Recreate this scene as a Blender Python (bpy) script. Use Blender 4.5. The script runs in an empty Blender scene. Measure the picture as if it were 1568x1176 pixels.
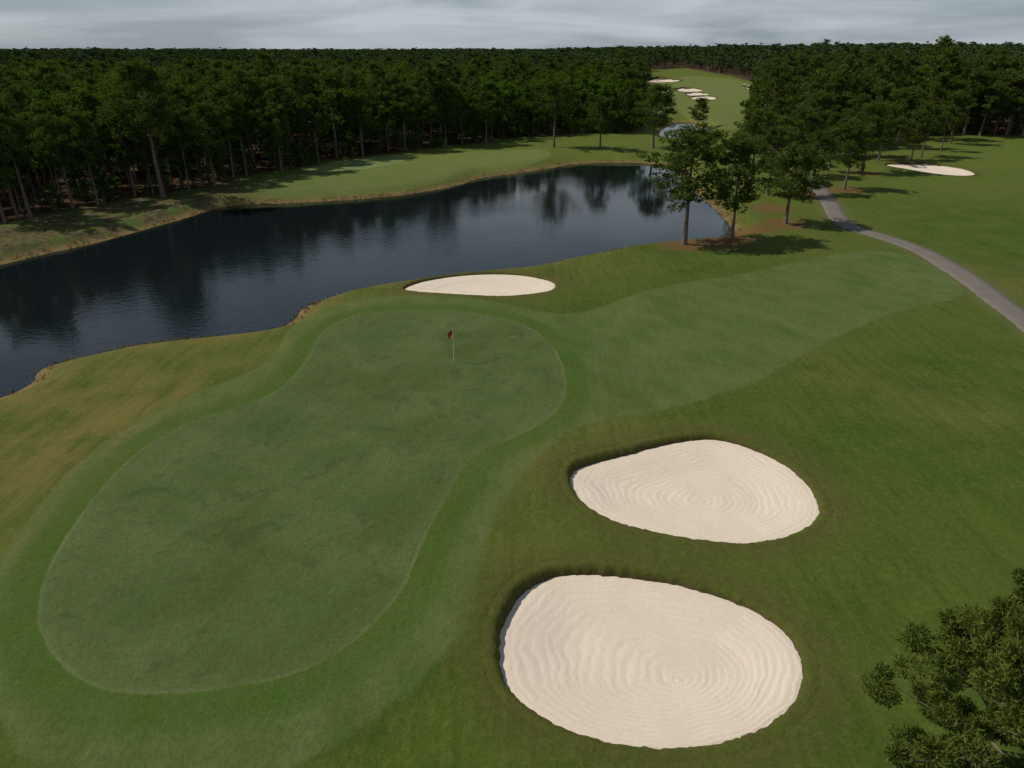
import bpy, math, random
import numpy as np
from mathutils import Vector
rng = np.random.default_rng(11); random.seed(5)
sc = bpy.context.scene
# ---------------------------------------------------------------- camera
F = 1090.0; CH = 18.0; HOR = 76.0
TH = math.atan((588-HOR)/F); CT, ST = math.cos(TH), math.sin(TH)
cam = bpy.data.cameras.new("camera"); cam.sensor_width = 36; cam.lens = F/1568*36
cam.clip_start = 0.1; cam.clip_end = 9000
camo = bpy.data.objects.new("camera", cam); sc.collection.objects.link(camo)
camo.location = (0, 0, CH); camo.rotation_euler = (math.pi/2-TH, 0, 0); sc.camera = camo

def G(u, v, z=0.0):
    """surveyed point of the photo -> ground coordinates at height z"""
    x = (u-784)/F; y = -(v-588)/F
    dy = CT+y*ST; dz = -ST+y*CT
    t = (z-CH)/dz
    return (x*t, dy*t)
def topz(vt, Y):
    y = -(vt-588)/F
    return CH + Y*(-ST+y*CT)/(CT+y*ST)
def smooth_poly(pts, n=6, closed=True):
    P = np.array(pts, float); m = len(P); out = []
    rg = range(m) if closed else range(m-1)
    for i in rg:
        if closed: p0, p1, p2, p3 = P[i-1], P[i], P[(i+1) % m], P[(i+2) % m]
        else: p0, p1, p2, p3 = P[max(i-1, 0)], P[i], P[i+1], P[min(i+2, m-1)]
        for k in range(n):
            t = k/n
            out.append(0.5*((2*p1)+(-p0+p2)*t+(2*p0-5*p1+4*p2-p3)*t*t+(-p0+3*p1-3*p2+p3)*t**3))
    if not closed: out.append(P[-1])
    return np.array(out)
def resample(P, step):
    Q = np.vstack([P, P[:1]]); d = np.r_[0, np.cumsum(np.linalg.norm(np.diff(Q, axis=0), axis=1))]
    n = max(16, int(d[-1]/step)); s = np.linspace(0, d[-1], n, endpoint=False)
    return np.c_[np.interp(s, d, Q[:, 0]), np.interp(s, d, Q[:, 1])]
def sdpoly(P, X, Y):
    d = np.full(X.shape, 1e18); ins = np.zeros(X.shape, bool); n = len(P)
    for i in range(n):
        ax, ay = P[i]; bx, by = P[(i+1) % n]; ex, ey = bx-ax, by-ay
        wx, wy = X-ax, Y-ay
        t = np.clip((wx*ex+wy*ey)/(ex*ex+ey*ey+1e-12), 0, 1)
        d = np.minimum(d, (wx-ex*t)**2+(wy-ey*t)**2)
        if ay != by:
            c = ((ay > Y) != (by > Y)) & (X < (bx-ax)*(Y-ay)/(by-ay)+ax)
            ins ^= c
    d = np.sqrt(d); return np.where(ins, -d, d)
def sdline(P, X, Y):
    d = np.full(X.shape, 1e18)
    for i in range(len(P)-1):
        ax, ay = P[i]; bx, by = P[i+1]; ex, ey = bx-ax, by-ay
        wx, wy = X-ax, Y-ay
        t = np.clip((wx*ex+wy*ey)/(ex*ex+ey*ey+1e-12), 0, 1)
        d = np.minimum(d, (wx-ex*t)**2+(wy-ey*t)**2)
    return np.sqrt(d)
def ss(a, b, x):
    t = np.clip((x-a)/(b-a), 0, 1); return t*t*(3-2*t)
_w = [(rng.uniform(0, 6.28), rng.uniform(0, 6.28), rng.uniform(.6, 1.7)) for _ in range(9)]
def fbm(X, Y, L, s=0):
    z = np.zeros_like(X, dtype=float)
    for i, (a, p, k) in enumerate(_w):
        a2 = a+s*1.3; z = z+np.sin((X*math.cos(a2)+Y*math.sin(a2))*6.283*k/L+p+s*2.1+1.3*np.sin((X*math.sin(a)-Y*math.cos(a))*4/L+s))/k
    return z/5.0

# ---------------------------------------------------------------- survey outlines
WZ = -1.0
def poly(px, z=0.0, n=5): return smooth_poly([G(u, v, z) for u, v in px], n)
WATER = poly([(-500,760),(-150,655),(0,605),(38,586),(48,570),(75,557),(130,543),(200,528),(270,519),(350,512),(410,504),(440,491),(452,476),(475,463),
 (520,448),(580,437),(640,428),(700,420),(760,414),(820,407),(860,398),(910,388),(950,379),(1000,373),(1060,368),(1108,364),(1114,352),(1106,338),(1092,322),
 (1066,300),(1045,278),(1038,260),(1005,252),(940,250),(880,252),(850,257),(800,265),(740,273),(700,285),(640,296),(580,303),(520,308),(440,312),
 (370,315),(330,321),(290,334),(230,351),(150,373),(80,388),(0,407),(-200,445),(-600,520)], WZ, 4)
POND2 = poly([(1030,214),(1012,206),(1024,194),(1042,187),(1062,189),(1082,196),(1080,203),(1060,206)], WZ, 4)
GREEN = poly([(60,930),(65,900),(80,860),(110,810),(150,755),(200,705),(250,672),(310,645),(370,628),(420,605),(455,575),(475,545),(490,515),(515,495),
 (550,482),(600,476),(660,475),(720,478),(780,490),(820,508),(848,535),(862,565),(866,595),(855,625),(825,650),(780,672),(735,690),(710,715),(690,750),
 (665,790),(640,845),(620,895),(590,935),(550,975),(500,1010),(440,1035),(370,1050),(290,1060),(210,1062),(150,1052),(105,1025),(75,990),(62,960)], 0.3, 4)
FAIR = poly([(860,478),(1000,440),(1150,415),(1300,385),(1400,392),(1476,446),(1400,470),(1330,492),(1230,540),(1180,572),(1110,602),(1000,630),(900,655),
 (830,700),(772,770),(742,850),(722,950),(680,1010),(600,1080),(500,1150),(300,1230),(60,1180),(-20,1040),(-10,900),(50,790),(150,690),(300,610),(410,560),(450,500),(540,460),(700,452)], 0.1, 4)
ISLE = poly([(330,292),(440,268),(560,250),(640,240),(740,230),(830,228),(850,240),(800,255),(700,272),(600,290),(480,298),(360,300)], 0, 4)
ISLEG = poly([(470,262),(500,250),(560,241),(620,237),(630,243),(590,254),(520,263)], 0, 4)
FAR_F = poly([(990,122),(1100,122),(1190,140),(1190,158),(1130,196),(1085,190),(1045,176),(1030,150),(1000,134)], 0, 3)
OPEN = np.array([G(u, v) for u, v in [(-500,430),(-200,368),(0,342),(60,330),(110,320),(170,306),(240,300),(290,288),(330,284),(380,268),(440,262),(490,247),(540,243),(620,234),(680,223),(740,217),(800,209),(850,206),(920,203),(965,203),
 (985,196),(975,175),(985,150),(984,125),(988,114),(1050,113),(1120,121),(1193,137),(1193,150),(1175,165),(1150,182),(1140,200),(1170,222),(1240,236),(1300,226),(1360,212),
 (1450,206),(1568,206),(2100,225),(2600,500)]] + [(60, -60), (-150, -60)])
PATH = smooth_poly([G(u, v) for u, v in [(1800,640),(1640,545),(1568,492),(1530,465),(1490,435),(1440,402),(1400,380),(1350,362),(1310,350),(1285,335),(1272,315),(1262,298),(1250,280)]], 8, False)
BK = [
 [(765,1000),(768,965),(785,930),(812,900),(850,884),(900,880),(960,885),(1020,893),(1080,908),(1130,925),(1170,945),(1200,968),(1222,1000),(1228,1030),(1220,1065),(1195,1095),(1150,1122),(1090,1138),(1020,1145),(950,1140),(880,1122),(820,1092),(785,1062),(768,1030)],
 [(873,735),(885,718),(920,707),(960,697),(1000,686),(1050,676),(1090,673),(1130,681),(1170,696),(1205,715),(1235,742),(1252,770),(1250,792),(1225,812),(1180,827),(1130,832),(1070,828),(1010,818),(950,803),(910,785),(885,762)],
 [(620,445),(628,438),(655,430),(700,423),(750,420),(800,422),(840,430),(850,437),(840,446),(800,452),(760,454),(700,452),(650,449)],
 [(1356,255),(1370,251),(1420,252),(1470,258),(1492,266),(1480,270),(1440,268),(1390,261)],
 [(1034,138),(1050,135),(1072,137),(1074,140),(1050,141)],
 [(1050,144),(1066,142),(1084,144),(1080,147),(1058,147)],
 [(1058,150),(1078,147),(1096,150),(1090,153),(1066,153)],
 [(990,124),(1010,121),(1040,123),(1036,127),(1000,128)]]
BLIP = [0.26, 0.22, 0.10, 0.2, 0.3, 0.3, 0.3, 0.3]
RAKE = [G(1040, 1040, -.3), G(1075, 765, -.3)]
BUNK = [resample(poly(b, -0.1, 6), st) for b, st in zip(BK, [.11, .11, .25, .6, 1.5, 1.5, 1.5, 1.5])]

STRAW = [G(1048,374), G(1090,372), G(1122,366), G(1203,342), G(1150,350), G(1293,290), G(1320,264), G(1240,300), G(1180,318), G(1395,246)]
WARM = [G(1370,590), G(1500,640), G(1240,560), G(950,650), G(1540,430), G(1560,450), G(820,690), G(780,860), G(120,640), G(250,600), G(60,700)]

def terrain(X, Y):
    A = {}
    sw = np.minimum(sdpoly(WATER, X, Y), sdpoly(POND2, X, Y)); sg = sdpoly(GREEN, X, Y)
    R = np.hypot(X, Y)
    und = 0.16*fbm(X, Y, 26)+0.05*fbm(X, Y, 9, 1)+0.25*fbm(X, Y, 90, 2)*ss(60, 140, R)
    sb = np.full(X.shape, 1e6); mound = np.zeros(X.shape); sandz = np.full(X.shape, -0.12)
    for P, hl in zip(BUNK, BLIP):
        s = sdpoly(P, X, Y); c = P.mean(0); dx, dy = X-c[0], Y-c[1]; r = np.hypot(dx, dy)+1e-6
        w = np.clip(0.5+0.55*(dx/r*-0.62+dy/r*0.78), 0.04, 1)
        k = 1.0 if len(P) > 150 else 1.3
        mound = np.maximum(mound, hl*w*np.exp(-((np.maximum(s, 0)-0.9)/(2.0*k))**2))
        sandz = np.where(s < 1, -0.12-0.26*ss(0, 2.6, -s), sandz)
        sb = np.minimum(sb, s)
    und *= ss(0.0, 6.0, sb)*0.9+0.1
    und *= 0.25+0.75*ss(-2, 8, sg)
    z = und + 0.3*ss(5.5, 0.3, sg) + mound
    z = z + 0.25*np.exp(-((X+18)**2+(Y-36)**2)/60.0)
    z = z + ss(350, 900, R)*(2.0+4.0*ss(-0.1, 0.25, X/np.maximum(Y, 1))+3.0*fbm(X, Y, 600, 4)) + ss(900, 2500, R)*3
    z = np.where(sw > 0, WZ-0.05+(z-WZ+0.05)*ss(0, 3.6, sw), WZ-0.05-0.9*ss(0, 4, -sw))
    zo = z.copy()
    zc = sandz-0.22
    z = zc+(z-zc)*ss(0.02, 0.42, sb)
    A['sd_green'] = sg; A['sd_bunk'] = sb; A['sd_water'] = sw
    A['sd_fair'] = np.minimum.reduce([sdpoly(FAIR, X, Y), sdpoly(ISLE, X, Y)+1, sdpoly(FAR_F, X, Y)])
    A['sd_isle'] = sdpoly(ISLEG, X, Y)
    A['sd_path'] = sdline(PATH, X, Y)
    A['sd_open'] = sdpoly(OPEN, X, Y)
    st = np.zeros(X.shape)
    for (sx, sy) in STRAW: st = np.maximum(st, np.exp(-((X-sx)**2+(Y-sy)**2)/9.0))
    A['straw'] = st
    A['dry'] = np.clip(1.0*np.exp(-np.maximum(sw-1, 0)/4.0)*ss(75, 55, Y)+0.5*np.exp(-np.maximum(sw-1, 0)/3.0)+0.6*np.exp(-((X+20)**2+(Y-30)**2)/160)
        + sum(.34*np.exp(-((X-a)**2+(Y-b)**2)/12.0) for a, b in WARM), 0, 1)
    A['scrub'] = ss(-30, -42, X)*ss(128, 100, Y)*ss(40, 55, Y)
    return z, zo, sandz, A

# ---------------------------------------------------------------- node helpers
class M:
    def __init__(s, name):
        s.m = bpy.data.materials.new(name); s.m.use_nodes = True; s.t = s.m.node_tree; s.t.nodes.clear()
        s.out = s.n('ShaderNodeOutputMaterial')
    def n(s, t): return s.t.nodes.new(t)
    def l(s, a, b): s.t.links.new(a, b)
    def put(s, sock, v):
        if isinstance(v, bpy.types.NodeSocket): s.l(v, sock)
        elif isinstance(v, (tuple, list)) and len(v) == 3 and sock.type == 'RGBA': sock.default_value = (*v, 1)
        else: sock.default_value = v
    def attr(s, name, typ='GEOMETRY'):
        n = s.n('ShaderNodeAttribute'); n.attribute_name = name; n.attribute_type = typ; return n.outputs['Fac']
    def mr(s, v, a, b, c=0., d=1., sm=False):
        n = s.n('ShaderNodeMapRange'); n.interpolation_type = 'SMOOTHSTEP' if sm else 'LINEAR'
        for i, x in enumerate((v, a, b, c, d)): s.put(n.inputs[i], x)
        return n.outputs[0]
    def mth(s, op, a, b=0.):
        n = s.n('ShaderNodeMath'); n.operation = op; s.put(n.inputs[0], a); s.put(n.inputs[1], b); return n.outputs[0]
    def mix(s, f, a, b, bl='MIX'):
        n = s.n('ShaderNodeMix'); n.data_type = 'RGBA'; n.blend_type = bl
        s.put(n.inputs[0], f); s.put(n.inputs[6], a); s.put(n.inputs[7], b); return n.outputs[2]
    def pos(s, scale=(1, 1, 1), rot=(0, 0, 0)):
        t = s.n('ShaderNodeTexCoord'); mp = s.n('ShaderNodeMapping'); s.l(t.outputs['Object'], mp.inputs[0])
        mp.inputs['Scale'].default_value = scale; mp.inputs['Rotation'].default_value = rot; return mp.outputs[0]
    def noise(s, vec, sc, det=4, ro=.55, dist=0.):
        n = s.n('ShaderNodeTexNoise'); s.l(vec, n.inputs['Vector']); n.inputs['Scale'].default_value = sc
        n.inputs['Detail'].default_value = det; n.inputs['Roughness'].default_value = ro; n.inputs['Distortion'].default_value = dist
        return n.outputs[0]
    def wave(s, vec, sc, dist, det=2, dsc=1., typ='BANDS'):
        n = s.n('ShaderNodeTexWave'); n.wave_type = typ; s.l(vec, n.inputs[0]); n.inputs['Scale'].default_value = sc
        n.inputs['Distortion'].default_value = dist; n.inputs['Detail'].default_value = det; n.inputs['Detail Scale'].default_value = dsc; return n.outputs[1]
    def bump(s, h, st, dist):
        n = s.n('ShaderNodeBump'); s.l(h, n.inputs['Height']); n.inputs['Strength'].default_value = st; n.inputs['Distance'].default_value = dist; return n.outputs[0]
    def bsdf(s, col, rough=.9, spec=.2, normal=None):
        b = s.n('ShaderNodeBsdfPrincipled'); s.put(b.inputs['Base Color'], col); s.put(b.inputs['Roughness'], rough)
        b.inputs['Specular IOR Level'].default_value = spec
        if normal: s.l(normal, b.inputs['Normal'])
        s.l(b.outputs[0], s.out.inputs[0]); return b

# ground
g = M("turf"); p = g.pos()
n_big = g.noise(p, .045, 4, .6); n_mid = g.noise(p, .28, 5, .6, .4); n_sm = g.noise(p, 1.6, 5, .65); n_fine = g.noise(p, 9, 5, .75)
n_str = g.noise(g.pos((2.6, .22, 1), (0, 0, .75)), 1.0, 5, .65)
n_st2 = g.noise(g.pos((2.0, .18, 1), (0, 0, -.5)), 1.0, 5, .65)
n_clump = g.noise(p, 3.6, 4, .7, .3)
tc_ = g.n('ShaderNodeTexCoord'); sxy = g.n('ShaderNodeSeparateXYZ'); g.l(tc_.outputs['Object'], sxy.inputs[0])
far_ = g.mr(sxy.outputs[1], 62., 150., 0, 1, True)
jit = g.mth('MULTIPLY', g.mth('SUBTRACT', n_sm, .5), .35)
def sd(name, jk=1.0): return g.mth('ADD', g.attr(name), g.mth('MULTIPLY', jit, jk))
rough = g.mix(g.mr(n_mid, .35, .65), (.038, .070, .008), (.062, .094, .013))
rough = g.mix(g.mr(n_big, .42, .62), rough, (.070, .092, .016))
rough = g.mix(g.mr(n_clump, .52, .72, 0, .5), rough, (.088, .108, .022))
dryf = g.mth('MULTIPLY', g.attr('dry'), g.mr(g.mth('ADD', n_mid, g.mth('MULTIPLY', n_str, .6)), .55, 1.0))
rough = g.mix(dryf, rough, (.140, .112, .034))
rough = g.mix(g.mr(n_str, .50, .75, 0, .5), rough, (.100, .100, .026))
rough = g.mix(g.mr(n_st2, .52, .72, 0, .6), rough, (.034, .060, .008))
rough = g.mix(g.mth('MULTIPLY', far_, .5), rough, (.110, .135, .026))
fair = g.mix(g.mr(n_mid, .35, .65), (.060, .092, .020), (.082, .113, .032))
stripe = g.mr(g.wave(g.pos((1, 1, 1), (0, 0, -.62)), .13, 2.0, 2, .6), .3, .7)
fair = g.mix(g.mth('MULTIPLY', stripe, .16), fair, (.094, .138, .046))
fair = g.mix(g.mr(n_st2, .48, .75, 0, .5), fair, (.104, .126, .048))
fair = g.mix(g.mr(n_str, .5, .75, 0, .35), fair, (.088, .108, .030))
fair = g.mix(g.mth('MULTIPLY', dryf, .7), fair, (.13, .112, .036))
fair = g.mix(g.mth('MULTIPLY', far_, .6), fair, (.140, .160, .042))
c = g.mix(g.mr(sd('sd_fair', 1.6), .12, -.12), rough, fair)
sg = sd('sd_green', .5)
c = g.mix(g.mth('MULTIPLY', g.mr(sg, 1.9, .9, 0, .8, True), g.mr(n_mid, .3, .6, .3, 1)), c, (.042, .084, .010))
grn = g.mix(g.mr(n_mid, .35, .68), (.061, .089, .027), (.080, .110, .038))
grn = g.mix(g.mr(g.noise(p, .16, 3, .6, .6), .5, .68), grn, (.055, .080, .021))
grn = g.mix(g.mr(g.noise(p, .55, 3, .7, .8), .56, .68, 0, .7), grn, (.044, .066, .018))
grn = g.mix(g.mr(g.wave(g.pos((1, 1, 1), (0, 0, .35)), .28, .8, 2, .5), .3, .7, 0, .10), grn, (.088, .13, .046))
grn = g.mix(g.mr(sg, -.8, 0.0, 0, .4), grn, (.090, .115, .040))
c = g.mix(g.mr(sg, .05, -.01), c, grn)
c = g.mix(g.mth('MULTIPLY', g.mth('MULTIPLY', g.mr(sg, -.12, -.02), g.mr(sg, .09, .02)), g.mr(n_mid, .4, .6, .05, .6)), c, (.13, .150, .058))
c = g.mix(g.mr(sd('sd_isle'), .3, -.3), c, (.125, .170, .062))
sb = sd('sd_bunk', .6)
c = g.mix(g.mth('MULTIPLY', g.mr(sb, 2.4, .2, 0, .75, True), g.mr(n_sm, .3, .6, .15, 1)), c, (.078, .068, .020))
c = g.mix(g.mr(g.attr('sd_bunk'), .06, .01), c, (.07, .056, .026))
c = g.mix(g.mr(sd('sd_path', 2), 2.2, 1.2, 0, .6), c, (.10, .10, .042))
scr = g.mix(g.mr(n_sm, .4, .6), (.030, .034, .012), (.125, .088, .050)); scr = g.mix(g.mr(n_mid, .48, .60), scr, (.065, .095, .018))
c = g.mix(g.mth('MULTIPLY', g.attr('scrub'), g.mr(g.mth('ADD', n_sm, n_mid), .75, 1.0, .7, 1)), c, scr)
shore = g.mix(n_sm, (.10, .066, .03), (.23, .165, .065))
c = g.mix(g.mr(sd('sd_water', 4.5), 1.9, .8), c, shore)
c = g.mix(g.mr(g.attr('sd_water'), .4, .1), c, (.022, .018, .012))
sf = g.mth('MULTIPLY', g.mth('POWER', g.attr('straw'), 1.0), g.mr(n_sm, .3, .55))
c = g.mix(g.mr(sf, .2, .6, 0, .85), c, (.135, .062, .030))
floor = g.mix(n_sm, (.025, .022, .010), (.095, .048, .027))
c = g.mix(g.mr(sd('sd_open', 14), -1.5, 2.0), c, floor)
c = g.mix(1.0, c, g.mix(n_fine, (.45, .48, .45), (1.50, 1.47, 1.50)), 'MULTIPLY')
c = g.mix(1.0, c, g.mix(n_clump, (.72, .74, .72), (1.26, 1.24, 1.26)), 'MULTIPLY')
fine2 = g.mth('ADD', g.mth('MULTIPLY', n_fine, .7), n_clump)
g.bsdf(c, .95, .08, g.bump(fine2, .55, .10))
MAT_TURF = g.m

# sand
s = M("bunker_sand"); p = s.pos()
rk = s.attr('rake'); nw = s.noise(p, .55, 2, .5); nw2 = s.noise(p, 1.7, 3, .6)
ph1 = s.mth('ADD', rk, s.mth('ADD', s.mth('MULTIPLY', nw, .9), s.mth('MULTIPLY', nw2, .10)))
w2 = s.mth('SINE', s.mth('MULTIPLY', ph1, 6.2832/.27)); w1 = s.mth('SINE', s.mth('MULTIPLY', ph1, 6.2832/1.05))
nf = s.noise(p, 22, 4, .75); nm = s.noise(p, .5, 4, .6); ns = s.noise(p, 4, 5, .75)
col = s.mix(nm, (.57, .475, .385), (.69, .60, .505))
col = s.mix(1.0, col, s.mix(nf, (.80, .80, .80), (1.14, 1.14, 1.14)), 'MULTIPLY')
amp = s.mr(s.mth('ADD', s.mth('MULTIPLY', nm, .6), s.mth('MULTIPLY', nw2, .4)), .40, .60, .08, 1)
col = s.mix(s.mth('MULTIPLY', s.mr(w2, -.2, -1.), s.mth('MULTIPLY', amp, .22)), col, (.42, .335, .26))
h = s.mth('ADD', s.mth('MULTIPLY', s.mth('ADD', s.mth('MULTIPLY', w1, .35), s.mth('MULTIPLY', w2, .26)), amp), s.mth('ADD', s.mth('MULTIPLY', nf, .5), s.mth('MULTIPLY', ns, 1.0)))
s.bsdf(col, .95, .1, s.bump(h, .6, .045)); MAT_SAND = s.m

# water
w = M("lake_water")
n1 = w.noise(w.pos((1, 1.6, 1), (0, 0, .4)), 1.3, 3, .6); n2 = w.noise(w.pos((1, 1, 1)), 5.0, 2, .6); n3 = w.noise(w.pos(), .05, 3, .5)
t_ = w.n('ShaderNodeTexCoord'); sx_ = w.n('ShaderNodeSeparateXYZ'); w.l(t_.outputs['Object'], sx_.inputs[0])
calm = w.mr(sx_.outputs[0], 0., 18., 1., .3, True)
h = w.mth('MULTIPLY', w.mth('MULTIPLY', w.mth('ADD', n1, w.mth('MULTIPLY', n2, .35)), w.mr(n3, .38, .62, .3, 1.0)), calm)
b = w.bsdf((.005, .008, .010), .03, .45, w.bump(h, .2, .10)); b.inputs['IOR'].default_value = 1.333; MAT_WATER = w.m

# path
a = M("worn_asphalt"); p = a.pos(); na = a.noise(p, 9, 5, .7); nb = a.noise(p, .6, 4, .6)
col = a.mix(nb, (.10, .086, .075), (.165, .145, .127)); col = a.mix(1.0, col, a.mix(na, (.75, .75, .75), (1.25, 1.25, 1.25)), 'MULTIPLY')
a.bsdf(col, .9, .3, a.bump(na, .3, .02)); MAT_PATH = a.m

def leafmat(name, c1, c2, c3, simple_=False):
    l = M(name); r = l.attr('rnd'); oi = l.n('ShaderNodeObjectInfo').outputs['Random']
    col = l.mix(r, c1, c2); col = l.mix(l.mr(oi, 0, 1, 0, .75), col, c3)
    d = l.n('ShaderNodeBsdfDiffuse'); l.put(d.inputs[0], col)
    if simple_: l.l(d.outputs[0], l.out.inputs[0]); return l.m
    tr = l.n('ShaderNodeBsdfTranslucent'); l.put(tr.inputs[0], l.mix(1.0, col, (1.15, 1.3, .6), 'MULTIPLY'))
    ms = l.n('ShaderNodeMixShader'); ms.inputs[0].default_value = .32; l.l(d.outputs[0], ms.inputs[1]); l.l(tr.outputs[0], ms.inputs[2]); l.l(ms.outputs[0], l.out.inputs[0])
    return l.m
MAT_PINE = leafmat("pine_needles", (.038, .062, .013), (.110, .138, .033), (.062, .090, .018))
MAT_NEAR = leafmat("pine_needles_young", (.055, .080, .016), (.150, .180, .04), (.095, .125, .026))
MAT_DEC = leafmat("broad_leaves", (.042, .088, .011), (.110, .175, .022), (.052, .090, .016))
MAT_FAR_HAZE = leafmat("far_foliage_haze_tint", (.046, .078, .024), (.094, .130, .042), (.042, .074, .028), True)  # slightly blue leaves: distance haze put into the foliage colour
bk = M("pine_bark"); nb = bk.noise(bk.pos((1, 1, .3)), 6, 4, .7); bk.bsdf(bk.mix(nb, (.08, .06, .048), (.22, .175, .145)), .95, .1, bk.bump(nb, .6, .05)); MAT_BARK = bk.m

# ---------------------------------------------------------------- mesh helpers
def mesh(name, V, Fc, mats, mi=None, smooth=True, attrs=None, fattrs=None):
    me = bpy.data.meshes.new(name); V = np.asarray(V, np.float32); Fc = np.asarray(Fc, np.int32)
    nf, k = Fc.shape
    me.vertices.add(len(V)); me.vertices.foreach_set('co', V.ravel())
    me.loops.add(nf*k); me.loops.foreach_set('vertex_index', Fc.ravel())
    me.polygons.add(nf); me.polygons.foreach_set('loop_start', np.arange(0, nf*k, k, dtype=np.int32))
    try: me.polygons.foreach_set('loop_total', np.full(nf, k, np.int32))
    except Exception: pass
    for m in mats: me.materials.append(m)
    if mi is not None: me.polygons.foreach_set('material_index', np.asarray(mi, np.int32))
    me.polygons.foreach_set('use_smooth', np.full(nf, smooth, bool) if not isinstance(smooth, np.ndarray) else smooth)
    for dom, dd in (('POINT', attrs), ('FACE', fattrs)):
        for kx, v in (dd or {}).items():
            at = me.attributes.new(kx, 'FLOAT', dom); at.data.foreach_set('value', np.asarray(v, np.float32).ravel())
    me.update(calc_edges=True); me.validate(); return me
def obj(name, me, loc=(0, 0, 0), parent=None, link=True):
    o = bpy.data.objects.new(name, me); o.location = loc
    if link: sc.collection.objects.link(o)
    if parent: o.parent = parent
    return o

# ---------------------------------------------------------------- ground sheet
def axis(lo, hi, step, gmin, gmax, k=1.02):
    m = list(np.arange(lo, hi+1e-6, step)); d = step
    up = []; v = m[-1]
    while v < gmax: d = d*k; v += d; up.append(v)
    dn = []; v = m[0]; d = step
    while v > gmin: d = d*k*1.005; v -= d; dn.append(v)
    return np.array(dn[::-1]+m+up)
xs = axis(-19, 15, .24, -4500, 4500); ys = axis(11.5, 44, .24, -300, 5500)
XX, YY = np.meshgrid(xs, ys); shp = XX.shape
X, Y = XX.ravel(), YY.ravel()
Z, ZO, SZ, AT = terrain(X, Y)
nx, ny = len(xs), len(ys); idx = np.arange(nx*ny).reshape(ny, nx)
FQ = np.stack([idx[:-1, :-1], idx[:-1, 1:], idx[1:, 1:], idx[1:, :-1]], -1).reshape(-1, 4)
V = np.c_[X, Y, Z]; Fall = [FQ]; Vall = [V]; At = {k: [v] for k, v in AT.items()}; off = len(V)
print("ground verts", len(V))
for bi, P in enumerate(BUNK):
    n = len(P); t = np.roll(P, -1, 0)-np.roll(P, 1, 0); t /= np.linalg.norm(t, axis=1)[:, None]+1e-9
    area = np.sum(P[:, 0]*np.roll(P[:, 1], -1)-np.roll(P[:, 0], -1)*P[:, 1])
    nn = np.c_[t[:, 1], -t[:, 0]]*(1 if area > 0 else -1)
    big = bi < 3; i_ = np.arange(n)*6.2832/n
    j1 = rng.normal(0, .016, n) if big else np.zeros(n)
    j1 = j1+0.014*np.sin(i_*37+2*np.sin(i_*9))+0.02*np.sin(i_*23+3*np.sin(i_*5))
    offs = [-.03, .0, .06, .16, .32, .48, .85]
    rows = []
    for k, o in enumerate(offs):
        jj = j1*(1 if k < 4 else .3 if k < 6 else 0)
        Q = P+nn*(o+jj)[:, None]
        _, zo, sz, A = terrain(Q[:, 0], Q[:, 1])
        zs = np.full(n, -0.12)
        if k == 0: z = zs-.12
        elif k == 1: z = zs-.02
        elif k == 2: z = zs+(zo-zs)*.55
        elif k == 3: z = zo+.010+rng.normal(0, .005, n)
        elif k == 4: z = zo+.022+rng.normal(0, .003, n)
        elif k == 5: z = zo+.012
        else: z = zo-.05
        A['sd_bunk'] = np.full(n, max(o, 0.0))
        rows.append(np.c_[Q, z])
        for kk in At: At[kk].append(A[kk])
    Vr = np.vstack(rows); K = len(offs); ii = np.arange(K*n).reshape(K, n)
    a0 = ii[:-1]; a1 = ii[1:]
    Fr = np.stack([a0, np.roll(a0, -1, 1), np.roll(a1, -1, 1), a1], -1).reshape(-1, 4)
    if area > 0: Fr = Fr[:, ::-1]
    Vall.append(Vr); Fall.append(Fr+off); off += len(Vr)
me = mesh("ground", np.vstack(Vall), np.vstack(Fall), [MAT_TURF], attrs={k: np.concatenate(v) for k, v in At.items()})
obj("ground", me)

# sand bunkers
for bi, P in enumerate(BUNK):
    c = np.array(RAKE[bi]) if bi < 2 else P.mean(0); K = 26 if bi < 3 else 8; n = len(P); rows = []; rk_ = []
    area = np.sum(P[:, 0]*np.roll(P[:, 1], -1)-np.roll(P[:, 0], -1)*P[:, 1]); R0 = math.sqrt(abs(area)/2/math.pi)
    ks = np.linspace(0.0005, 1.0, K)
    for k in ks:
        Q = c+(P-c)*k; rk_.append(np.full(n, k*R0))
        s_ = sdpoly(P, Q[:, 0], Q[:, 1]); z = -0.12-0.26*ss(0, 2.6, -s_)+0.015*fbm(Q[:, 0], Q[:, 1], 2.2)*ss(0, 1, -s_)
        rows.append(np.c_[Q-c, z])
    Q = P-c; rows.append(np.c_[Q*(1+.06/np.linalg.norm(Q, axis=1))[:, None], np.full(n, -.13)]); K += 1; rk_.append(np.full(n, R0+.06))
    Vr = np.vstack(rows); ii = np.arange(K*n).reshape(K, n); a0 = ii[:-1]; a1 = ii[1:]
    Fr = np.stack([a0, np.roll(a0, -1, 1), np.roll(a1, -1, 1), a1], -1).reshape(-1, 4)
    if area > 0: Fr = Fr[:, ::-1]
    obj("sand_bunker", mesh("sand_bunker", Vr, Fr, [MAT_SAND], attrs={'rake': np.concatenate(rk_)}), (c[0], c[1], 0))

# water
obj("lake_water", mesh("lake_water", [(-420, 14, WZ), (90, 14, WZ), (90, 420, WZ), (-420, 420, WZ)], [[0, 1, 2, 3]], [MAT_WATER], smooth=False))

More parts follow.
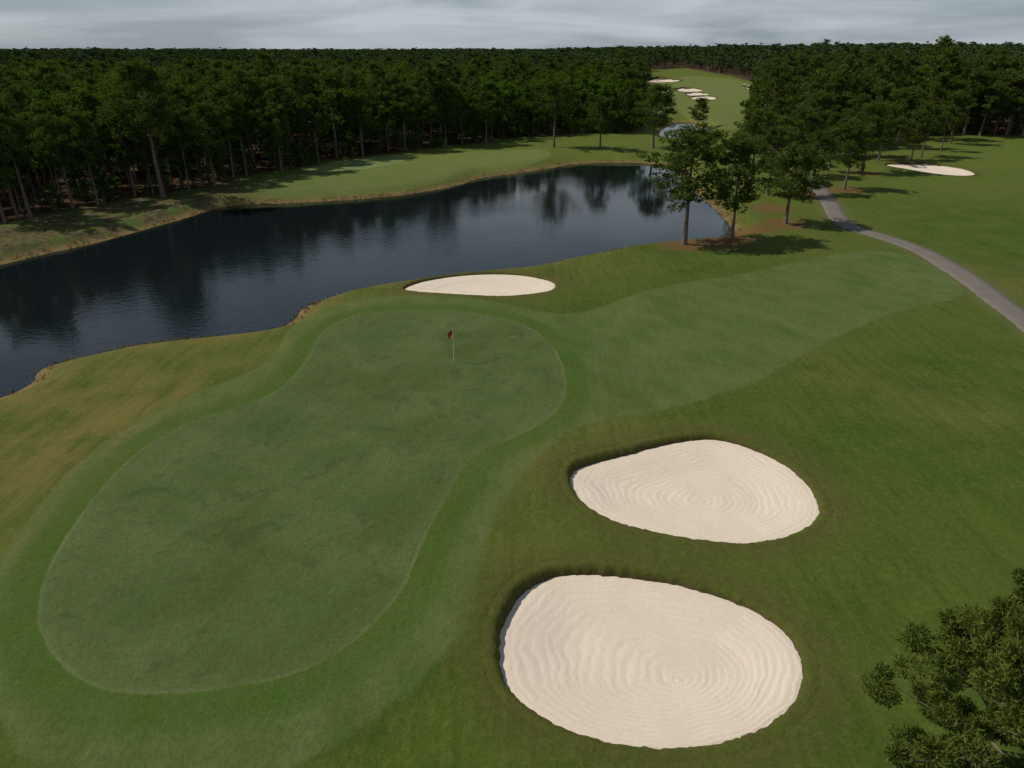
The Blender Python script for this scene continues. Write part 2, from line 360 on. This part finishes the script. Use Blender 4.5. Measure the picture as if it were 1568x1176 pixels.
# cart path
P = smooth_poly([tuple(q) for q in PATH[::4]], 14, False)
t = np.gradient(P, axis=0); t /= np.linalg.norm(t, axis=1)[:, None]; nn = np.c_[-t[:, 1], t[:, 0]]
rows = []
for o, dz in ((-1.08, -.05), (-1.0, .05), (-.5, .065), (0, .07), (.5, .065), (1.0, .05), (1.08, -.05)):
    Q = P+nn*(o*(1+.03*np.sin(np.arange(len(P))*.7)))[:, None]; _, zo, _, _ = terrain(Q[:, 0], Q[:, 1]); rows.append(np.c_[Q, zo+dz])
n = len(P); ii = np.arange(7*n).reshape(7, n)
Fr = np.stack([ii[:-1, :-1], ii[:-1, 1:], ii[1:, 1:], ii[1:, :-1]], -1).reshape(-1, 4)[:, ::-1]
obj("cart_path", mesh("cart_path", np.vstack(rows), Fr, [MAT_PATH]))

# ---------------------------------------------------------------- trees
def tube(pts, rad, k):
    pts = np.asarray(pts, float); n = len(pts); V = []
    for i in range(n):
        d = pts[min(i+1, n-1)]-pts[max(i-1, 0)]; d /= np.linalg.norm(d)+1e-9
        a = np.cross(d, [0.31, .95, .1]); a /= np.linalg.norm(a); b = np.cross(d, a)
        for j in range(k):
            q = 6.2832*j/k; V.append(pts[i]+rad[i]*(a*math.cos(q)+b*math.sin(q)))
    Fq = [[i*k+j, i*k+(j+1) % k, (i+1)*k+(j+1) % k, (i+1)*k+j] for i in range(n-1) for j in range(k)]
    return np.array(V), np.array(Fq)
def leaves(C, Rr, N, L, W, flat, r):
    m = len(C); cc = np.repeat(C, N, 0); rr = np.repeat(Rr, N)
    d = r.normal(size=(m*N, 3)); d /= np.linalg.norm(d, axis=1)[:, None]
    rad = rr*r.uniform(.3, 1, m*N)**.5
    o = d*rad[:, None]; o[:, 2] *= flat; pos = cc+o
    a = d*0.8+r.normal(size=(m*N, 3))*.5+np.array([0, 0, .3]); a /= np.linalg.norm(a, axis=1)[:, None]
    b = np.cross(a, r.normal(size=(m*N, 3))); b /= np.linalg.norm(b, axis=1)[:, None]
    ll = L*r.uniform(.6, 1.3, m*N)[:, None]*.5; ww = W*r.uniform(.6, 1.3, m*N)[:, None]*.5
    V = np.stack([pos-a*ll, pos+b*ww, pos+a*ll, pos-b*ww], 1).reshape(-1, 3)
    Fq = np.arange(m*N*4).reshape(-1, 4)
    rn = np.clip(np.repeat(r.uniform(0, 1, m), N)*.6+r.uniform(0, .5, m*N), 0, 1)
    return V, Fq, rn
def make_tree(name, seed, kind='pine', H=12., R=3.6, t0=.42, nb=26, cl=4, N=50, L=.42, W=.13, rc=.75, tr=.2, leaf=None, spread=1.5):
    r = np.random.default_rng(seed); Vs, Fs, Ms, Rn = [], [], [], []; o = 0
    def add(V, Fq, m, rn=None):
        nonlocal o
        Vs.append(V); Fs.append(Fq+o); Ms.append(np.full(len(Fq), m)); Rn.append(np.zeros(len(Fq)) if rn is None else rn); o += len(V)
    ts = np.linspace(0, .97, 11); bend = r.normal(0, .3, 2); ph = r.uniform(0, 6)
    tp = np.c_[bend[0]*np.sin(ts*3+ph)*ts, bend[1]*np.cos(ts*2.5+ph)*ts, ts*H]; tp[0, 2] = -.3
    rad = tr*(1-ts*.82); rad[0] *= 1.35
    add(*tube(tp, rad, 8), 0)
    def tpt(t): return np.array([np.interp(t, ts, tp[:, i]) for i in range(3)])
    C, Rc = [], []
    skew = r.uniform(0, 6.28)
    for i in range(nb):
        u = (i+r.uniform(0, .8))/nb; t = t0+(.985-t0)*u; az = i*2.39996+r.normal(0, .35)
        if kind == 'pine': prof = min(1, .55+u*1.3)*(1-max(0, u-.35)/.75)**.75; up = .1+.6*u
        else: prof = math.sqrt(max(.08, 1-(u*1.5-.62)**2*1.15)); up = .25+.5*u
        l = R*prof*r.uniform(.55, 1.15)*(1+.2*math.cos(az-skew))
        p0 = tpt(t); d = np.array([math.cos(az), math.sin(az), up*r.uniform(.4, 1.3)])
        p1 = p0+d*l*.5+np.array([0, 0, -.05*l]); p2 = p0+d*l+np.array([0, 0, .08*l])
        rb = tr*.36*(1-u*.5)
        add(*tube([p0, p1, p2], [rb, rb*.6, rb*.2], 4), 0)
        for k in range(cl):
            f = (k+1)/cl if cl > 1 else .9
            q = p0+(p2-p0)*(.34+.68*f)+r.normal(0, .32, 3)*np.array([1, 1, .8])*rc*spread
            C.append(q); Rc.append(rc*r.uniform(.55, 1.25)*(1-.3*u))
    for _ in range(3 if kind == 'pine' else 5):
        C.append(tpt(.97)+r.normal(0, .35, 3)*rc); Rc.append(rc*.8)
    lv, lf, rn = leaves(np.array(C), np.array(Rc), N, L, W, .68 if kind == 'pine' else .85, r)
    add(lv, lf, 1, rn)
    mi = np.concatenate(Ms)
    lm = leaf or (MAT_PINE if kind == 'pine' else MAT_DEC)
    return mesh(name, np.vstack(Vs), np.vstack(Fs), [MAT_BARK, lm], mi, smooth=(mi == 0), fattrs={'rnd': np.concatenate(Rn)})

hero = [make_tree("pine_tree_mesh_%d" % i, 120+i, 'pine', 11.6, 3.7, t0, nb_, 4, 66, .40, .125, .78, tr=.2) for i, (t0, nb_) in enumerate(((.34, 32), (.38, 32), (.46, 28), (.35, 34), (.52, 26)))]
def gz(x, y):
    return float(terrain(np.array([x]), np.array([y]))[1][0])
def plant(u, v, vt, wid=1.0, k=None, name="pine_tree"):
    x, y = G(u, v); z = gz(x, y); h = topz(vt, y)-z
    me = hero[k if k is not None else random.randrange(5)]
    o = obj(name, me, (x, y, z)); s_ = h/12.0
    o.scale = (s_*wid, s_*wid, s_); o.rotation_euler = (0, 0, random.uniform(0, 6.28)); return o
for tdat in [(1048,374,195,1.35,1),(1120,366,206,1.2,0),(1203,342,222,1.5,3),(1293,290,186,1.2,1),(1320,264,160,1.3,4),
 (1240,298,200,1.1,2),(1175,300,195,1.2,0),(1150,275,168,1.3,1),(1215,270,165,1.3,2),(1268,262,172,1.1,3),(1345,247,158,1.3,0),(1395,246,170,1.1,3),
 (1410,242,160,1.2,4),(1440,234,162,1,2),(1455,220,140,1.2,0),(1372,228,135,1.3,1),(1500,208,125,1.2,1),(1540,207,115,1.3,3),(1300,240,145,1.3,0),
 (1180,250,150,1.3,3),(1245,240,140,1.3,0),(1280,225,128,1.3,2),(1335,222,125,1.2,1),(1420,212,112,1.3,0),(1475,207,108,1.3,4),(1565,208,105,1.3,2),
 (1000,226,130,1.35,3),(919,229,148,1.2,0),(848,226,122,1.2,4),(621,232,128,1.2,2),(683,223,132,1.05,1),(676,224,150,1,4),
 (250,303,92,1.0,2),(47,333,150,.9,4),(207,300,165,.9,0),(112,318,180,.9,4),(329,284,158,1,0),(432,264,158,1,1),(150,312,170,.85,2),(8,342,172,.9,1),
 (378,270,150,.9,4),(488,250,145,.9,2),(556,241,140,.95,4),(745,222,140,1,2),(290,290,165,.8,4),
 (1070,192,150,1.2,3),(1150,192,150,1.1,2)]:
    plant(*tdat)
# close pine, lower right
near = make_tree("near_pine_mesh", 77, 'pine', 8.35, 2.4, .30, 40, 5, 380, .17, .034, .40, tr=.13, leaf=MAT_NEAR)
o = obj("pine_tree", near, (10.35, 10.7, 0)); o.rotation_euler = (0, 0, 2.2)

# forest source trees (instanced only)
src = bpy.data.collections.new("forest_trees")
kinds = [('pine', 12.6, 2.9, .40, 17), ('pine', 14.0, 2.7, .45, 17), ('pine', 12.2, 3.1, .36, 17), ('pine', 14.8, 3.0, .52, 16), ('dec', 11.0, 3.4, .14, 20), ('dec', 12.0, 3.2, .2, 20), ('dec', 9.6, 3.4, .08, 20)]
for i, (kd, h, r_, t0, nb) in enumerate(kinds):
    m_ = make_tree("wood_%02d" % i, 300+i, kd, h, r_, t0, nb, 3, 46, .55 if kd == 'pine' else .46, .22 if kd == 'pine' else .32, .92)
    src.objects.link(bpy.data.objects.new("wood_%02d" % i, m_))
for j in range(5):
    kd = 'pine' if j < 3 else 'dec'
    m_ = make_tree("wood_%02d" % (7+j), 400+j, kd, (13, 14.3, 12.5, 11.5, 11)[j], 3.4, .40 if j < 3 else .15, 9, 2, 34, .75, .42, 1.25, leaf=MAT_FAR_HAZE)
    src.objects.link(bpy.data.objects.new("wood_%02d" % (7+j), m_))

pts = []
for (d0, d1, sp) in ((60, 240, 4.3), (240, 480, 5.8), (480, 950, 9.5), (950, 2600, 20)):
    xg = np.arange(-.82*d1-30, .82*d1+30, sp); yg = np.arange(max(40, d0*.6), d1, sp)
    a_, b_ = np.meshgrid(xg, yg); a_ = a_.ravel()+rng.uniform(-.42, .42, a_.size)*sp; b_ = b_.ravel()+rng.uniform(-.42, .42, b_.size)*sp
    dd = np.hypot(a_, b_); k = (dd >= d0) & (dd < d1) & (np.abs(a_) < .80*b_+25)
    pts.append(np.c_[a_[k], b_[k], np.full(k.sum(), sp)])
pts = np.vstack(pts)
so = sdpoly(OPEN, pts[:, 0], pts[:, 1]); pts = pts[so > .5]
zt, zo_, _, at_ = terrain(pts[:, 0], pts[:, 1]); keep = at_['sd_water'] > 2; pts = pts[keep]; zo_ = zo_[keep]
n = len(pts); print("forest", n)
f1 = fbm(pts[:, 0], pts[:, 1], 70, 3); dist = np.hypot(pts[:, 0], pts[:, 1])
isdec = (f1+rng.normal(0, .4, n)) > .2
kind = np.where(isdec, rng.integers(4, 7, n), rng.integers(0, 4, n))
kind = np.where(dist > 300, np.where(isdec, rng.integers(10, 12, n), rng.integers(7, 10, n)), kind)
sv = rng.uniform(.72, 1.08, n)*(1+.09*fbm(pts[:, 0], pts[:, 1], 130, 5))
sv = np.where(rng.uniform(0, 1, n) < .06, sv*1.15, sv)
wsc = sv*np.where(pts[:, 2] > 12, 2.6, np.where(pts[:, 2] > 8, 1.5, 1.0))*rng.uniform(.85, 1.25, n)
rightf = ss(.15, .4, pts[:, 0]/pts[:, 1])*ss(110, 200, dist)
sv = sv*(1+.14*rightf)
Q = OPEN[2:38]; seg = np.linalg.norm(np.diff(Q, axis=0), axis=1); cum = np.r_[0, np.cumsum(seg)]
mx_ = cum[-1]; sl = np.arange(0, mx_, 1.6)
eb = np.c_[np.interp(sl, cum, Q[:, 0]), np.interp(sl, cum, Q[:, 1])]
eb = np.vstack([eb+rng.normal(0, 1.3, eb.shape) for _ in range(2)])
eb = eb[(np.abs(eb[:, 0]) < .8*eb[:, 1]+20) & (np.hypot(eb[:, 0], eb[:, 1]) < 420)]
so = sdpoly(OPEN, eb[:, 0], eb[:, 1]); eb = eb[so > -.6]; ze, zeo, _, ae = terrain(eb[:, 0], eb[:, 1]); ok = (ae['sd_water'] > 1.5) & (rng.uniform(0, 1, len(eb)) < .6); eb = eb[ok]; zeo = zeo[ok]
m_ = len(eb); es = rng.uniform(.10, .36, m_)
AP = np.vstack([np.c_[pts[:, :2], zo_], np.c_[eb, zeo]]); kind = np.r_[kind, rng.integers(4, 7, m_)]
SC = np.vstack([np.c_[wsc, wsc, sv], np.c_[es*1.2, es*1.2, es]]); n = len(AP)
fm = bpy.data.meshes.new("forest"); fm.vertices.add(n); fm.vertices.foreach_set('co', AP.astype(np.float32).ravel())
for nm, ty, arr in (('kind', 'INT', kind.astype(np.int32)), ('rz', 'FLOAT', rng.uniform(0, 6.28, n).astype(np.float32))):
    at = fm.attributes.new(nm, ty, 'POINT'); at.data.foreach_set('value', arr)
at = fm.attributes.new('scl', 'FLOAT_VECTOR', 'POINT'); at.data.foreach_set('vector', SC.astype(np.float32).ravel())
fo = obj("forest", fm)
def instancer(ob, coll):
    ng = bpy.data.node_groups.new(ob.name+"_scatter", 'GeometryNodeTree')
    ng.interface.new_socket('Geometry', in_out='INPUT', socket_type='NodeSocketGeometry'); ng.interface.new_socket('Geometry', in_out='OUTPUT', socket_type='NodeSocketGeometry')
    N = ng.nodes.new; Lk = ng.links.new
    gi = N('NodeGroupInput'); go = N('NodeGroupOutput'); ip = N('GeometryNodeInstanceOnPoints'); ci = N('GeometryNodeCollectionInfo')
    ci.inputs[0].default_value = coll; ci.inputs['Separate Children'].default_value = True; ci.inputs['Reset Children'].default_value = True
    def na(nm, ty):
        q = N('GeometryNodeInputNamedAttribute'); q.data_type = ty; q.inputs[0].default_value = nm; return q.outputs[0]
    m2p = N('GeometryNodeMeshToPoints'); Lk(gi.outputs[0], m2p.inputs[0]); Lk(m2p.outputs[0], ip.inputs['Points'])
    Lk(ci.outputs[0], ip.inputs['Instance']); ip.inputs['Pick Instance'].default_value = True
    Lk(na('kind', 'INT'), ip.inputs['Instance Index']); cx = N('ShaderNodeCombineXYZ'); Lk(na('rz', 'FLOAT'), cx.inputs[2])
    Lk(cx.outputs[0], ip.inputs['Rotation']); Lk(na('scl', 'FLOAT_VECTOR'), ip.inputs['Scale']); Lk(ip.outputs[0], go.inputs[0])
    md = ob.modifiers.new("scatter", 'NODES'); md.node_group = ng
instancer(fo, src)

# shoreline grass tufts (one object)
gm = M("dry_grass_blades"); gr = gm.attr('rnd'); gm.bsdf(gm.mix(gr, (.12, .12, .028), (.30, .23, .09)), .9, .1)
WQ = resample(WATER, .16); wn = np.roll(WQ, -1, 0)-np.roll(WQ, 1, 0); wn /= np.linalg.norm(wn, axis=1)[:, None]; wn = np.c_[wn[:, 1], -wn[:, 0]]
ar = np.sum(WQ[:, 0]*np.roll(WQ[:, 1], -1)-np.roll(WQ[:, 0], -1)*WQ[:, 1]); wn *= (1 if ar > 0 else -1)
k = (np.hypot(WQ[:, 0], WQ[:, 1]) < 170) & (np.abs(WQ[:, 0]) < .8*WQ[:, 1]+15); WQ = WQ[k]; wn = wn[k]
dn_ = (.4+.5*fbm(WQ[:, 0], WQ[:, 1], 6, 7)) > rng.uniform(0, .9, len(WQ)); WQ = WQ[dn_]; wn = wn[dn_]
TQ = np.vstack([WQ+wn*rng.uniform(.15, 1.5, len(WQ))[:, None] for _ in range(2)])
_, tz, _, _ = terrain(TQ[:, 0], TQ[:, 1]); B = 7; m_ = len(TQ)
base = np.repeat(np.c_[TQ, tz], B, 0)+np.c_[rng.normal(0, .09, (m_*B, 2)), np.zeros(m_*B)]
hh = rng.uniform(.08, .28, m_*B); tip = base+np.c_[rng.normal(0, .10, (m_*B, 2)), hh]
sd_ = rng.normal(size=(m_*B, 2)); sd_ /= np.linalg.norm(sd_, axis=1)[:, None]; sd_ = np.c_[sd_*.03, np.zeros(m_*B)]
VB = np.stack([base-sd_, base+sd_, tip], 1).reshape(-1, 3)
obj("shore_grass", mesh("shore_grass", VB, np.arange(len(VB)).reshape(-1, 3), [gm.m], smooth=False, fattrs={'rnd': rng.uniform(0, 1, m_*B)}))

# ---------------------------------------------------------------- flagstick
def simple(name, col, rough=.5):
    m_ = M(name); nn_ = m_.noise(m_.pos(), 30, 3, .6); m_.bsdf(m_.mix(nn_, tuple(c_*.9 for c_ in col), col), rough, .4); return m_.m
MW = simple("white_paint", (.8, .8, .78)); MR = simple("red_cloth", (.50, .02, .03), .8); MD = simple("dark_cup", (.01, .01, .01)); MBk = simple("black_rubber", (.03, .03, .03))
fx, fy = G(695, 555, .3); fz = gz(fx, fy)
fe = bpy.data.objects.new("golf_flagstick", None); sc.collection.objects.link(fe); fe.location = (fx, fy, fz)
v_, f_ = tube([(0, 0, -.1), (0, 0, 1), (0, 0, 2.25)], [.019, .017, .014], 8); obj("pole", mesh("pole", v_, f_, [MW]), parent=fe)
nu, nv = 9, 7; vv = []
for j in range(nv):
    for i in range(nu):
        a_ = i/(nu-1); b_ = j/(nv-1)
        vv.append((-.34*a_*(1-.25*b_)-.0, .05*math.sin(a_*7+b_*2)*a_, 2.22-.16*b_*2-.42*a_**1.3*(.8+.2*b_)+.05*a_*b_))
ff = [[j*nu+i, j*nu+i+1, (j+1)*nu+i+1, (j+1)*nu+i] for j in range(nv-1) for i in range(nu-1)]
obj("flag_cloth", mesh("flag_cloth", vv, ff, [MR]), parent=fe)
cv = [(0, 0, .012)]+[(.055*math.cos(q), .055*math.sin(q), .012) for q in np.linspace(0, 6.2832, 16, endpoint=False)]
cm = bpy.data.meshes.new("cup"); cm.from_pydata(cv, [], [[0, i+1, (i+1) % 16+1] for i in range(16)]); cm.materials.append(MD); obj("cup", cm, parent=fe)

# ---------------------------------------------------------------- golf carts, far fairway
def boxv(c, s_, taper=1.0):
    x, y, z = c; a_, b_, h_ = s_[0]/2, s_[1]/2, s_[2]/2
    v = [(x-a_, y-b_, z-h_), (x+a_, y-b_, z-h_), (x+a_, y+b_, z-h_), (x-a_, y+b_, z-h_)]+[(x-a_*taper, y-b_*taper, z+h_), (x+a_*taper, y-b_*taper, z+h_), (x+a_*taper, y+b_*taper, z+h_), (x-a_*taper, y+b_*taper, z+h_)]
    return v, [[3, 2, 1, 0], [4, 5, 6, 7], [0, 1, 5, 4], [1, 2, 6, 5], [2, 3, 7, 6], [3, 0, 4, 7]]
def cart(u, v, rot):
    x, y = G(u, v); e = bpy.data.objects.new("golf_cart", None); sc.collection.objects.link(e)
    e.location = (x, y, gz(x, y)); e.rotation_euler = (0, 0, rot)
    for nm, c_, s_, tp_, m_ in (("body", (0, 0, .45), (2.3, 1.2, .35), .92, MW), ("cowl", (.95, 0, .75), (.5, 1.1, .35), .7, MW), ("seat", (-.1, 0, .78), (.55, 1.1, .25), .95, MBk),
        ("seat_back", (-.4, 0, 1.05), (.12, 1.1, .45), .95, MBk), ("bag_well", (-.9, 0, .8), (.45, 1.0, .4), .9, MBk), ("roof", (-.05, 0, 1.86), (1.75, 1.2, .09), .9, MW)):
        V_, F_ = boxv(c_, s_, tp_); obj(nm, mesh(nm, V_, F_, [m_], smooth=False), parent=e)
    for i, (px_, py_) in enumerate(((.72, .52), (.72, -.52), (-.75, .52), (-.75, -.52))):
        V_, F_ = tube([(px_, py_, .5), (px_*.98, py_, 1.84)], [.025, .025], 5); obj("post_%d" % i, mesh("post", V_, F_, [MBk]), parent=e)
    for i, (px_, py_) in enumerate(((.85, .55), (.85, -.55), (-.8, .55), (-.8, -.55))):
        V_, F_ = tube([(px_, py_-.1, .23), (px_, py_-.09, .23), (px_, py_+.09, .23), (px_, py_+.1, .23)], [.01, .23, .23, .01], 14); obj("wheel_%d" % i, mesh("wheel", V_, F_, [MBk]), parent=e)
cart(1148, 138, .3); cart(1139, 136, 1.2)

# ---------------------------------------------------------------- light
EL = math.radians(50); AZ = math.radians(12)
sv_ = (-math.cos(EL)*math.cos(AZ), math.cos(EL)*math.sin(AZ), math.sin(EL))
sun = bpy.data.lights.new("sun", 'SUN'); sun.energy = 3.9; sun.angle = math.radians(.8); sun.color = (1, .93, .80)
so_ = bpy.data.objects.new("sun", sun); sc.collection.objects.link(so_); so_.location = (-40, 10, 60)
so_.rotation_euler = Vector(sv_).to_track_quat('Z', 'Y').to_euler()
wd = bpy.data.worlds.new("World"); sc.world = wd; wd.use_nodes = True; t = wd.node_tree; t.nodes.clear()
N = t.nodes.new; Lk = t.links.new
out = N('ShaderNodeOutputWorld'); bg = N('ShaderNodeBackground'); Lk(bg.outputs[0], out.inputs[0]); bg.inputs[1].default_value = .075
sky = N('ShaderNodeTexSky'); sky.sky_type = 'NISHITA'; sky.sun_disc = False; sky.sun_elevation = EL; sky.sun_rotation = math.radians(282); sky.dust_density = 1.0; sky.altitude = 10
tc = N('ShaderNodeTexCoord'); mp = N('ShaderNodeMapping'); Lk(tc.outputs['Generated'], mp.inputs[0]); mp.inputs['Scale'].default_value = (1.5, 1.5, 11)
mp.inputs['Location'].default_value = (.3, .2, .55)
nz = N('ShaderNodeTexNoise'); Lk(mp.outputs[0], nz.inputs['Vector']); nz.inputs['Scale'].default_value = 2.6; nz.inputs['Detail'].default_value = 8; nz.inputs['Roughness'].default_value = .52; nz.inputs['Distortion'].default_value = .5
r1 = N('ShaderNodeMapRange'); Lk(nz.outputs[0], r1.inputs[0]); r1.inputs[1].default_value = .42; r1.inputs[2].default_value = .66
sep = N('ShaderNodeSeparateXYZ'); Lk(tc.outputs['Generated'], sep.inputs[0])
el = N('ShaderNodeMapRange'); el.interpolation_type = 'SMOOTHSTEP'; Lk(sep.outputs[2], el.inputs[0]); el.inputs[1].default_value = .20; el.inputs[2].default_value = .42; el.inputs[3].default_value = 1.0; el.inputs[4].default_value = .25
cf = N('ShaderNodeMath'); cf.operation = 'MULTIPLY'; Lk(r1.outputs[0], cf.inputs[0]); Lk(el.outputs[0], cf.inputs[1])
base_ = N('ShaderNodeMix'); base_.data_type = 'RGBA'; Lk(el.outputs[0], base_.inputs[0]); base_.inputs[6].default_value = (1.7, 2.4, 3.3, 1); base_.inputs[7].default_value = (3.6, 4.5, 5.3, 1)
hs = N('ShaderNodeMix'); hs.data_type = 'RGBA'; hs.inputs[0].default_value = .75; Lk(sky.outputs[0], hs.inputs[6]); Lk(base_.outputs[2], hs.inputs[7])
mx = N('ShaderNodeMix'); mx.data_type = 'RGBA'; Lk(cf.outputs[0], mx.inputs[0]); Lk(hs.outputs[2], mx.inputs[6]); mx.inputs[7].default_value = (6.5, 7.1, 7.5, 1)
Lk(mx.outputs[2], bg.inputs[0])
sc.view_settings.view_transform = 'Standard'; sc.view_settings.look = 'None'; sc.view_settings.exposure = 0
